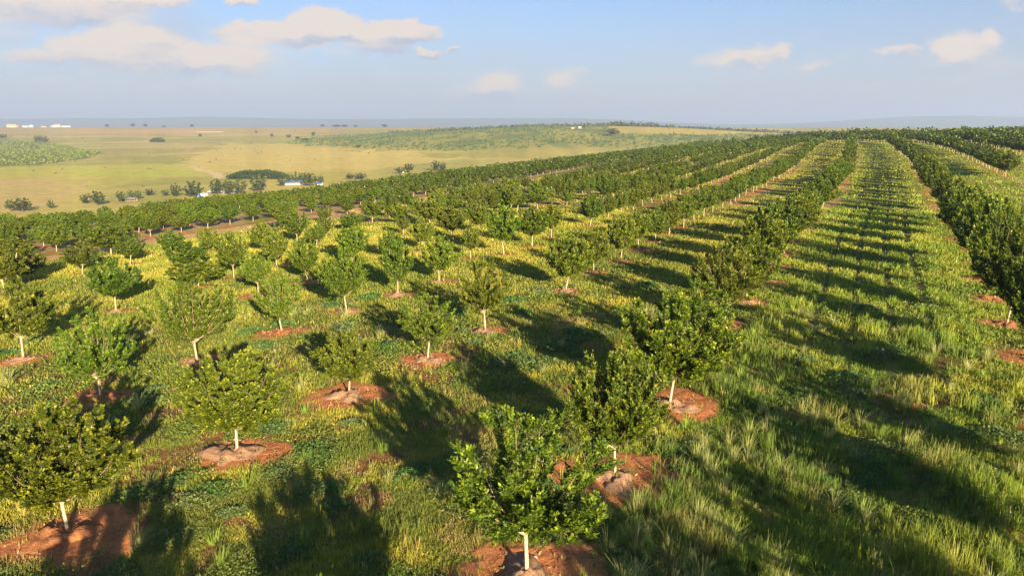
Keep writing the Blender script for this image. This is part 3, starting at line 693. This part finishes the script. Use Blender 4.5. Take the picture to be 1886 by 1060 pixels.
tone = gr.random((nc, 1, 1)); c = (np.array([.085, .165, .040]) * tone + np.array([.19, .215, .075]) * (1 - tone)) * gr.uniform(.7, 1.3, (nc, nl_, 1))
ok_ = np.repeat((soil(X_.ravel(), Y_.ravel()) < .75), 1); c = np.repeat(c.reshape(-1, 3), 4, 0)
props(obj('broadleaf_weeds', mesh('broadleaf_weeds', V4, [F4_[ok_]], [M_GRASS], c)), 'cushions of broad-leaved weeds spreading between the foreground trees', 'weeds', kind='stuff')
print('weeds', len(F1), 'grass', len(F2))

# ------------------------------------------------------------------ distant wild trees
def wild(seed, H0=6, Rm=2.2, conif=False, nl=13, L=.55, Wd=.32):
    return tree_shape(seed, nl, 6, 3, 6, L, Wd, H0=H0, Rm=Rm, fork=H0 * (.12 if conif else .2), twigs=False, sides=5, young=.25, clamp=not conif)
wildM = []
for i in range(5):
    tv, tf, lv, lf, lc, _ = wild(500 + i, 6, [2.1, 1.6, 2.5, 1.8, 2.3][i], conif=i % 2)
    lum = lc.mean(1, keepdims=True); lc = (lc * .45 + lum * np.array([.62, .66, .40])) * .85
    wildM.append((mesh('trunk_wild', tv, [tf], [M_DBARK], smooth=True), mesh('crown_wild', lv, [lf], [M_WILD], lc)))
wr = np.random.default_rng(9)
def wild_tree(px, by, ty, l, r, label, group=None, me=None, name='wild_tree'):
    x, y = unproj(px, by); z = float(H(x, y)); d = proj(x, y, z)[2]; h = max((by - ty) / F * d, .8); w = (r - l) / F * d
    pr = wildM[me if me is not None else int(wr.integers(5))]
    root = empty(name, (x, y, z - .02 * h), wr.uniform(0, 6.28)); props(root, label, 'tree', group)
    for nm, m__ in (('trunk', pr[0]), ('crown', pr[1])):
        o = obj(nm, m__, root); o.scale = (w / 4.6, w / 4.6, h / 6.2)
    return root
EDGE = [(20, 390, 365, 8, 28, 'grey-green tree at far left beyond the orchard, left one of a pair'), (42, 390, 363, 26, 58, 'grey-green spreading tree at far left beyond the orchard, right one of a pair'),
 (94, 384, 367, 87, 101, 'small rounded bush tree alone in the dry grass beyond the orchard'), (158, 375, 357, 145, 166, 'low dark tree leaning left of a taller pyramidal tree at orchard edge'),
 (181, 378, 350, 166, 195, 'tall dark pyramidal tree at the left part of the orchard edge'), (223, 372, 351, 214, 232, 'narrow dark tree behind the long low farm shed'),
 (241, 367, 349, 236, 250, 'left of two small green trees touching each other'), (254, 367, 349, 247, 261, 'right of two small green trees touching each other'),
 (277, 360, 347, 267, 288, 'low grey-blue shrubby tree around a thin pole'), (305, 361, 349, 297, 312, 'low pale green bush left of a pyramidal tree'), (324, 362, 336, 312, 335, 'pyramidal olive tree at the edge of the orchard'),
 (357, 362, 332, 338, 376, 'big rounded olive tree standing left of the blue and white truck'), (402, 358, 328, 386, 416, 'leftmost tree of the grove behind the parked white cab'),
 (423, 358, 328, 411, 436, 'middle tree of the grove behind the parked white cab'), (442, 358, 328, 428, 454, 'rightmost tree of the grove behind the parked white cab'),
 (477, 352, 320, 460, 493, 'loose rusty-green tree in front of the dark hedge block'), (519, 343, 327, 510, 528, 'low spreading tree left of the blue shed roof'),
 (532, 340, 320, 523, 543, 'first tree of the grove behind the blue shed roof'), (548, 339, 315, 538, 558, 'tallest slender tree of the grove behind the blue shed roof'),
 (561, 338, 316, 552, 570, 'third tree of the grove behind the blue shed roof'), (573, 343, 317, 561, 585, 'wide pyramidal tree right of the blue shed roof'), (591, 340, 321, 584, 600, 'small pointed tree right of the wide pyramidal tree'),
 (645, 330, 320, 637, 655, 'low rounded tree on the orchard edge, left of a small clump'), (664, 330, 318, 652, 678, 'ragged clump tree on the middle orchard edge'),
 (737, 320, 306, 729, 748, 'low left companion of the dark round tree above the orchard edge'), (754, 318, 299, 744, 764, 'dark round tree rising above the orchard edge at picture middle'),
 (802, 314, 295, 793, 812, 'left tree of a dark pair where orchard meets green hill'), (815, 314, 299, 807, 823, 'right tree of a dark pair where orchard meets green hill')]
for e in EDGE: wild_tree(*e, group='wild trees along the orchard edge')
FARL = [(5, 256, 246, -4, 11, 'dark round tree at left picture edge above the green plot'), (67, 261, 249, 62, 72, 'left tree of the dark clump above the green plot'), (74, 261, 249, 69, 80, 'middle tree of the dark clump above the green plot'),
 (84, 263, 250, 78, 91, 'right and largest tree of the dark clump above the green plot'), (245, 234, 226, 241, 250, 'left of two dark trees on the left skyline'), (268, 234, 226.5, 264, 272, 'right of two dark trees on the left skyline'),
 (197, 234, 228, 193, 202, 'tiny flat tree on skyline left of the two dark trees'), (302, 234, 230, 299, 306, 'tiny bush on the skyline right of the two dark trees'), (354, 234, 228, 350, 359, 'small tree on the skyline above the tan field'),
 (369, 252, 246, 365, 373, 'lone tree below the pale wall in the plain'), (472, 246, 240, 470, 475, 'slim small tree in the plain right of the pale wall'), (501, 253, 245, 498, 505, 'slim tree in the plain, left of a round one'),
 (532, 254, 247, 527, 537, 'round small tree in the open plain'), (548, 256, 251, 543, 553, 'low bush beside the round small tree in the plain'), (577, 250, 242, 573, 582, 'dark solitary tree in the plain above the hill foot'),
 (594, 234, 228, 590, 599, 'left dot tree of the skyline group at centre left'), (620, 234, 229, 612, 630, 'low wide tree of the skyline group at centre left'), (635, 234, 229, 628, 642, 'right low tree of the skyline group at centre left'),
 (655, 234, 229, 651, 660, 'single small tree right of the low skyline group'), (708, 235, 228.5, 702, 715, 'wide small tree on the skyline over the green hill'), (563, 260, 254, 556, 571, 'bush at the left foot of the green hill'),
 (660, 272, 266, 655, 667, 'round bush on the lower left flank of the green hill'), (1130, 251, 235, 1118, 1142, 'large dark tree alone on the hill field'),
 (1571, 246, 234, 1561, 1582, 'round dark tree on the skyline above the grass lane'), (1773, 244, 230, 1768, 1779, 'slender tree standing above the right orchard skyline')]
for e in FARL: wild_tree(*e, group='scattered trees on the plain and skyline', me=(2 if e[3] - e[4] < -16 else None))

# hedge block and round bush
def leafy_block(name, px0, px1, by, ty, label, cat, depth, dens=900, L=1.1):
    x0, y0 = unproj(px0, by); x1, y1 = unproj(px1, by); d = proj(x0, y0, float(H(x0, y0)))[2]; h = (by - ty) / F * d
    n = dens; a = wr.random(n); q = wr.random(n); e = np.sin(np.pi * np.clip(a, .02, .98)) ** .35
    X_ = x0 + (x1 - x0) * a; Y_ = y0 + (y1 - y0) * a + q * depth
    hh = h * e * (.72 + .42 * fbm(a * 16, q * 4, 3, 2)); shell = wr.random(n) ** .35
    P = np.stack([X_ + wr.normal(0, .3, n), Y_, H(X_, Y_) + hh * shell], -1); D = norm(wr.normal(size=(n, 3)) + [0, 0, .5])
    V, F_ = leaves(P, D, L * wr.uniform(.7, 1.2, n), L * .6, wr)
    c = np.repeat(np.array([.050, .075, .020]) * wr.uniform(.7, 1.5, (n, 1)), 4, 0)
    o = obj(name, mesh(name, V, [F_], [M_WILD], c)); props(o, label, cat); return o
leafy_block('hedge', 416, 524, 331, 315, 'long dark hedge block standing in the yellow valley field', 'hedge', 14, 6000, 1.2)
leafy_block('bush', 275, 298, 262, 255, 'low rounded dark bush alone in the middle of the plain', 'bush', 16, 1500, 2.2)

# scattered bushes on the green hill, scrub on the hill top, and weeds in the green plot: nobody could count them
def scatter(name, X_, Y_, size, colr, label, cat, nq=10):
    n = len(X_); Z_ = H(X_, Y_); P = np.repeat(np.stack([X_, Y_, Z_], -1), nq, 0); sz = np.repeat(size, nq)
    off = norm(wr.normal(size=(n * nq, 3))) * (wr.random((n * nq, 1)) ** .4); off[:, 2] = abs(off[:, 2]) * 1.1
    P = P + off * sz[:, None] * .5; D = norm(wr.normal(size=(n * nq, 3)) + [0, 0, .4])
    V, F_ = leaves(P, D, sz * .55, sz * .4, wr); c = np.repeat(np.asarray(colr) * wr.uniform(.7, 1.4, (n * nq, 1)), 4, 0)
    props(obj(name, mesh(name, V, [F_], [M_WILD], c)), label, cat, kind='stuff')
n = 9000; X_ = wr.uniform(-420, 800, n); Y_ = wr.uniform(820, 1560, n); row_ = np.round((Y_ + .22 * X_) / 17) * 17 - .22 * X_ + wr.normal(0, 2.5, n)
Y_ = np.where(wr.random(n) < .75, row_, Y_); hl = np.exp(-((X_ - 160) / 330) ** 2 / 2 - ((Y_ - 1400) / 330) ** 2 / 2)
k_ = (hl > .24) & (fbm(X_ / 60, Y_ / 60, 66, 3) > .40) & ~inpoly(X_, Y_, region(HILLFIELD))
scatter('hill_bushes', X_[k_], Y_[k_], wr.uniform(2.2, 4.2, k_.sum()), (.075, .12, .030), 'young orchard bushes dotted in rows over the far green hill', 'bushes', 8)
n = 1500; X_ = wr.uniform(-250, 900, n); Y_ = 1545 + wr.normal(0, 40, n); k_ = fbm(X_ / 45, Y_ / 60, 67, 3) > .36
scatter('hilltop_scrub', X_[k_], Y_[k_], wr.uniform(4, 9, k_.sum()) * (1 + .8 * np.exp(-((X_[k_] - 235) / 60) ** 2)), (.07, .085, .05), 'low grey-green scrub along the top of the far hill', 'scrub', 10)
n = 900; X_ = wr.uniform(-900, 500, n); Y_ = wr.uniform(380, 2200, n); k_ = (st(X_, Y_)[0] > 250) & (fbm(X_ / 90, Y_ / 90, 68, 3) > .5)
scatter('plain_shrubs', X_[k_], Y_[k_], wr.uniform(1.0, 3.2, k_.sum()), (.10, .11, .04), 'small scattered shrubs dotting the wide yellow plain', 'shrubs', 6)
Q = region(PATCH[0][0]); Qa = np.array(Q); n = 9000; X_ = wr.uniform(Qa[:, 0].min(), Qa[:, 0].max(), n); Y_ = wr.uniform(Qa[:, 1].min(), Qa[:, 1].max(), n); k_ = inpoly(X_, Y_, Q)
scatter('plot_shrubs', X_[k_], Y_[k_], wr.uniform(2, 4, k_.sum()), (.16, .20, .025), 'dense green shrubs filling the plot at the left edge of the plain', 'shrubs', 6)

# ------------------------------------------------------------------ buildings and vehicles
def plain_mat(name, c, rough=.6, spec=.3): 
    return noisy(name, tuple(c), tuple(v * .82 for v in c), 1.5, rough, spec)
M_CREAM = plain_mat('cream_wall', (.55, .45, .33)); M_WHITE = plain_mat('white_wall', (.55, .54, .52)); M_ROOFR = plain_mat('red_roof', (.42, .16, .10)); M_ROOFB = plain_mat('blue_roof', (.05, .24, .62), .4)
M_GREY = plain_mat('grey_roof', (.34, .38, .42)); M_DARK = plain_mat('dark_glass', (.03, .035, .04), .2, .5); M_RUBBER = plain_mat('rubber', (.02, .02, .02)); M_BROWNW = plain_mat('weathered_wood', (.30, .20, .14)); M_WBLUE = plain_mat('pale_blue_wall', (.38, .46, .56))
def box(bag, x0, x1, y0, y1, z0, z1):
    V = np.array([[x, y, z] for z in (z0, z1) for y in (y0, y1) for x in (x0, x1)], float)
    bag.add(V, np.array([[0, 2, 3, 1], [4, 5, 7, 6], [0, 1, 5, 4], [2, 6, 7, 3], [0, 4, 6, 2], [1, 3, 7, 5]]))
def boxes(name, lst, m__, parent):
    b_ = Bag()
    for q in lst: box(b_, *q)
    V, F_, _ = b_.get(); return obj(name, mesh(name, V, [F_], [m__]), parent)
def gable(name, x0, x1, y0, y1, z0, rise, m__, parent, ov=.4):
    ym = (y0 + y1) / 2; x0 -= ov; x1 += ov; y0 -= ov; y1 += ov; th = .18
    V = np.array([[x, y, z] for x in (x0, x1) for (y, z) in ((y0, z0), (ym, z0 + rise), (y1, z0), (y0, z0 + th), (ym, z0 + rise + th), (y1, z0 + th))], float)
    F4 = np.array([[0, 6, 7, 1], [1, 7, 8, 2], [3, 4, 10, 9], [4, 5, 11, 10], [0, 3, 9, 6], [2, 8, 11, 5], [0, 1, 4, 3], [1, 2, 5, 4], [6, 9, 10, 7], [7, 10, 11, 8]])
    return obj(name, mesh(name, V, [F4], [m__]), parent)
def at(px, by, rz=0, name='building', sink=0):
    x, y = unproj(px, by); z = float(H(x, y)); e = empty(name, (x, y, z - sink), rz); return e, proj(x, y, z)[2] / F
def building(px, by, wpx, hpx, label, wall, roofm, rise=.25, nwin=6, storeys=1, gab=True, name='farm_building', cat='building'):
    e, k = at(px, by, 0, name); w = wpx * k; h = hpx * k; dp = max(w * .4, 4); wh = h * (1 - rise)
    props(e, label, cat)
    boxes('wall', [(-w / 2, w / 2, 0, dp, -1, wh)], wall, e)
    if gab: gable('roof', -w / 2, w / 2, 0, dp, wh + .004, h * rise, roofm, e, w * .02)
    else: boxes('roof', [(-w / 2 - .3, w / 2 + .3, -.3, dp + .3, wh + .004, wh + h * rise)], roofm, e)
    for s__ in range(storeys):
        for i in range(nwin):
            x = -w / 2 + w * (i + .5) / nwin; zz = wh * (s__ + .35) / storeys; ww = w / nwin * .26
            boxes('window', [(x - ww, x + ww, -.06, .06, zz, zz + wh / storeys * .36)], M_DARK, e)
    return e
building(21, 233, 18, 5.5, 'long cream warehouse with thin red-brown roof edge on the left skyline', M_CREAM, M_ROOFR, .14, 8, 1, False)
building(46, 233.2, 10, 3.6, 'low white shed on the skyline right of the cream warehouse', M_WHITE, M_GREY, .3, 4)
building(57, 233.2, 7, 4.2, 'pale blue-white shed at the right end of the skyline sheds', M_WBLUE, M_WHITE, .2, 3, 1, False)
building(80, 234, 9, 2.6, 'tiny pink-roofed outbuilding left of the big farmhouse', M_CREAM, M_ROOFR, .4, 3)
e = building(105, 234, 12, 6.5, 'white farmhouse with red roof and chimneys on the left skyline', M_WHITE, M_ROOFR, .35, 5, 2)
boxes('chimney', [(-6, -5, 3, 4, 6, 12)], M_ROOFR, e); boxes('chimney', [(4, 5, 3, 4, 6, 12)], M_ROOFR, e)
building(97, 234.1, 7, 3.5, 'low blue-grey wing on the left side of the white farmhouse', M_WBLUE, M_GREY, .35, 3)
e, k = at(122, 234.2, 0, 'boundary_wall'); props(e, 'long low white boundary wall right of the farmhouse', 'wall')
boxes('wall_panel', [(-7.5 * k, 7.5 * k, 0, .4, -.5, 2.2 * k)], M_WHITE, e); boxes('coping', [(-7.6 * k, 7.6 * k, -.1, .5, 2.2 * k + .003, 2.5 * k)], M_CREAM, e)
building(1068, 236.5, 5, 3.2, 'small bright white house on the shoulder of the green hill', M_WHITE, M_WHITE, .3, 2)
building(1055, 237, 6, 2.2, 'low tan shed just left of the bright white hill house', M_CREAM, M_CREAM, .35, 2)
e, k = at(385, 243.5, 0, 'field_wall'); props(e, 'long thin pale wall lying across the plain', 'wall')
boxes('wall_panel', [(-24 * k, 26 * k, 0, 1, -.5, .4 * k)], M_CREAM, e); boxes('coping', [(-24.2 * k, 26.2 * k, -.2, 1.2, .4 * k + .003, .6 * k)], M_GREY, e)
# long shed roofs by the orchard edge
def shed(px, by, wpx, hpx, label, roofm, wall, rz=0.0, posts=5):
    e, k = at(px, by, rz, 'farm_shed'); props(e, label, 'shed'); w = wpx * k; h = hpx * k; dp = 3.2
    boxes('wall', [(-w / 2, w / 2, dp - .15, dp, -.5, h * .75)], wall, e)
    V = np.array([[x, y, z] for x in (-w / 2 - .2, w / 2 + .2) for (y, z) in ((-.3, h * .8), (dp + .3, h), (-.3, h * .8 + .08), (dp + .3, h + .08))], float)
    obj('roof', mesh('shed_roof', V, [np.array([[0, 1, 5, 4], [2, 6, 7, 3], [0, 4, 6, 2], [1, 3, 7, 5], [0, 2, 3, 1], [4, 5, 7, 6]])], [roofm]), e)
    for i in range(posts):
        x = -w / 2 + w * i / (posts - 1); boxes('post', [(x - .06, x + .06, -.1, .02, -.4, h * .8)], M_BROWNW, e)
    return e
shed(232, 371, 32, 6, 'long low grey shed roof among trees at the left orchard edge', M_GREY, M_BROWNW, .05)
shed(542, 341, 32, 7, 'long bright blue shed roof below the grove at the orchard edge', M_ROOFB, M_WHITE, .35)
shed(588, 341, 10, 5, 'small blue and white shed under the pointed tree', M_ROOFB, M_WHITE, .1, 3)
shed(425, 357, 34, 5, 'long pale shelter under the grove of three trees', M_WHITE, M_GREY, .1)
e, k = at(741, 318, 0, 'water_tank'); props(e, 'tiny white water tank beside the dark round tree', 'water tank')
tv, tf = tube([[0, 0, -.3], [0, 0, 0], [0, 0, 2], [0, 0, 2.3], [0, 0, 2.4]], [1.4, 1.4, 1.4, .9, .1], 16); obj('tank_body', mesh('tank_body', tv, [tf], [M_WHITE], smooth=False), e)
tv, tf = tube([[0, 0, 2.3], [0, 0, 2.6], [0, 0, 2.62]], [.35, .35, .01], 12); obj('tank_lid', mesh('tank_lid', tv, [tf], [M_GREY]), e)
def truck(px, by, wpx, label, cabm, boxm, rz):
    e, k = at(px, by, rz, 'truck'); L = max(wpx * k, 3.6); props(e, label, 'truck'); h = L * .42
    V = np.array([[-L / 2, 0, .5], [-L / 2, 0, 1.15], [-L / 2 + .25, 0, 1.2], [-L / 2 + .55, 0, h], [-L / 6, 0, h], [-L / 6, 0, .5]]); n = len(V)
    V2_ = np.concatenate([V + [0, -.9, 0], V + [0, .9, 0]]); sd_ = np.array([[i, (i + 1) % n, (i + 1) % n + n, i + n] for i in range(n)])
    obj('cab', mesh('cab', V2_, [sd_, np.arange(n)[None, ::-1], np.arange(n, 2 * n)[None]], [cabm]), e)
    boxes('cargo_box', [(-L / 6 + .1, L / 2, -.95, .95, .55, h + .25)], boxm, e)
    boxes('window', [(-L / 2 + .65, -L / 6 - .2, -.93, -.88, h * .62, h * .92)], M_DARK, e)
    for x in (-L / 3, L / 3):
        for y in (-.85, .85):
            tv, tf = tube([[x, y - .14, .38], [x, y - .139, .38], [x, y + .139, .38], [x, y + .14, .38]], [.01, .38, .38, .01], 14); obj('wheel', mesh('wheel', tv, [tf], [M_RUBBER]), e)
    return e
truck(374, 364, 18, 'blue cab truck with white cargo box beside the big rounded olive tree', M_ROOFB, M_WHITE, .1)
truck(389, 356, 12, 'white cab truck parked dark side on under the grove', M_WHITE, M_GREY, -.3)
e, k = at(278, 360, 0, 'pole'); props(e, 'thin wooden pole standing in the grey-blue shrub', 'pole')
tv, tf = tube([[0, 0, -.3], [0, 0, 16 * k]], [.10, .07], 8); obj('shaft', mesh('shaft', tv, [tf], [M_BROWNW]), e); boxes('crossbar', [(-.5, .5, -.05, .05, 14.5 * k, 14.5 * k + .1)], M_BROWNW, e)
e, k = at(491, 346, 0, 'pole'); props(e, 'thick dark upright post right of the rusty-green tree', 'pole')
tv, tf = tube([[0, 0, -.3], [0, 0, 22 * k]], [.28, .22], 8); obj('shaft', mesh('shaft', tv, [tf], [M_DBARK]), e); boxes('crossbar', [(-.9, .9, -.08, .08, 20 * k, 20 * k + .2)], M_DBARK, e)

# ------------------------------------------------------------------ the air
m_, g = mat('hazy_air'); pv = g.n('ShaderNodeVolumePrincipled'); pv.inputs['Color'].default_value = (.43, .56, .82, 1)
pv.inputs['Density'].default_value = HAZE_DENSITY; pv.inputs['Anisotropy'].default_value = .1
o = g.n('ShaderNodeOutputMaterial'); g.l(pv.outputs[0], o.inputs['Volume'])
b_ = Bag(); box(b_, -9600, 9600, -320, 9700, -90, 190); V, F_, _ = b_.get()
props(obj('haze', mesh('haze', V, [F_], [m_])), 'thin blue haze in the air that fades the far plain and hills', 'haze', kind='stuff')
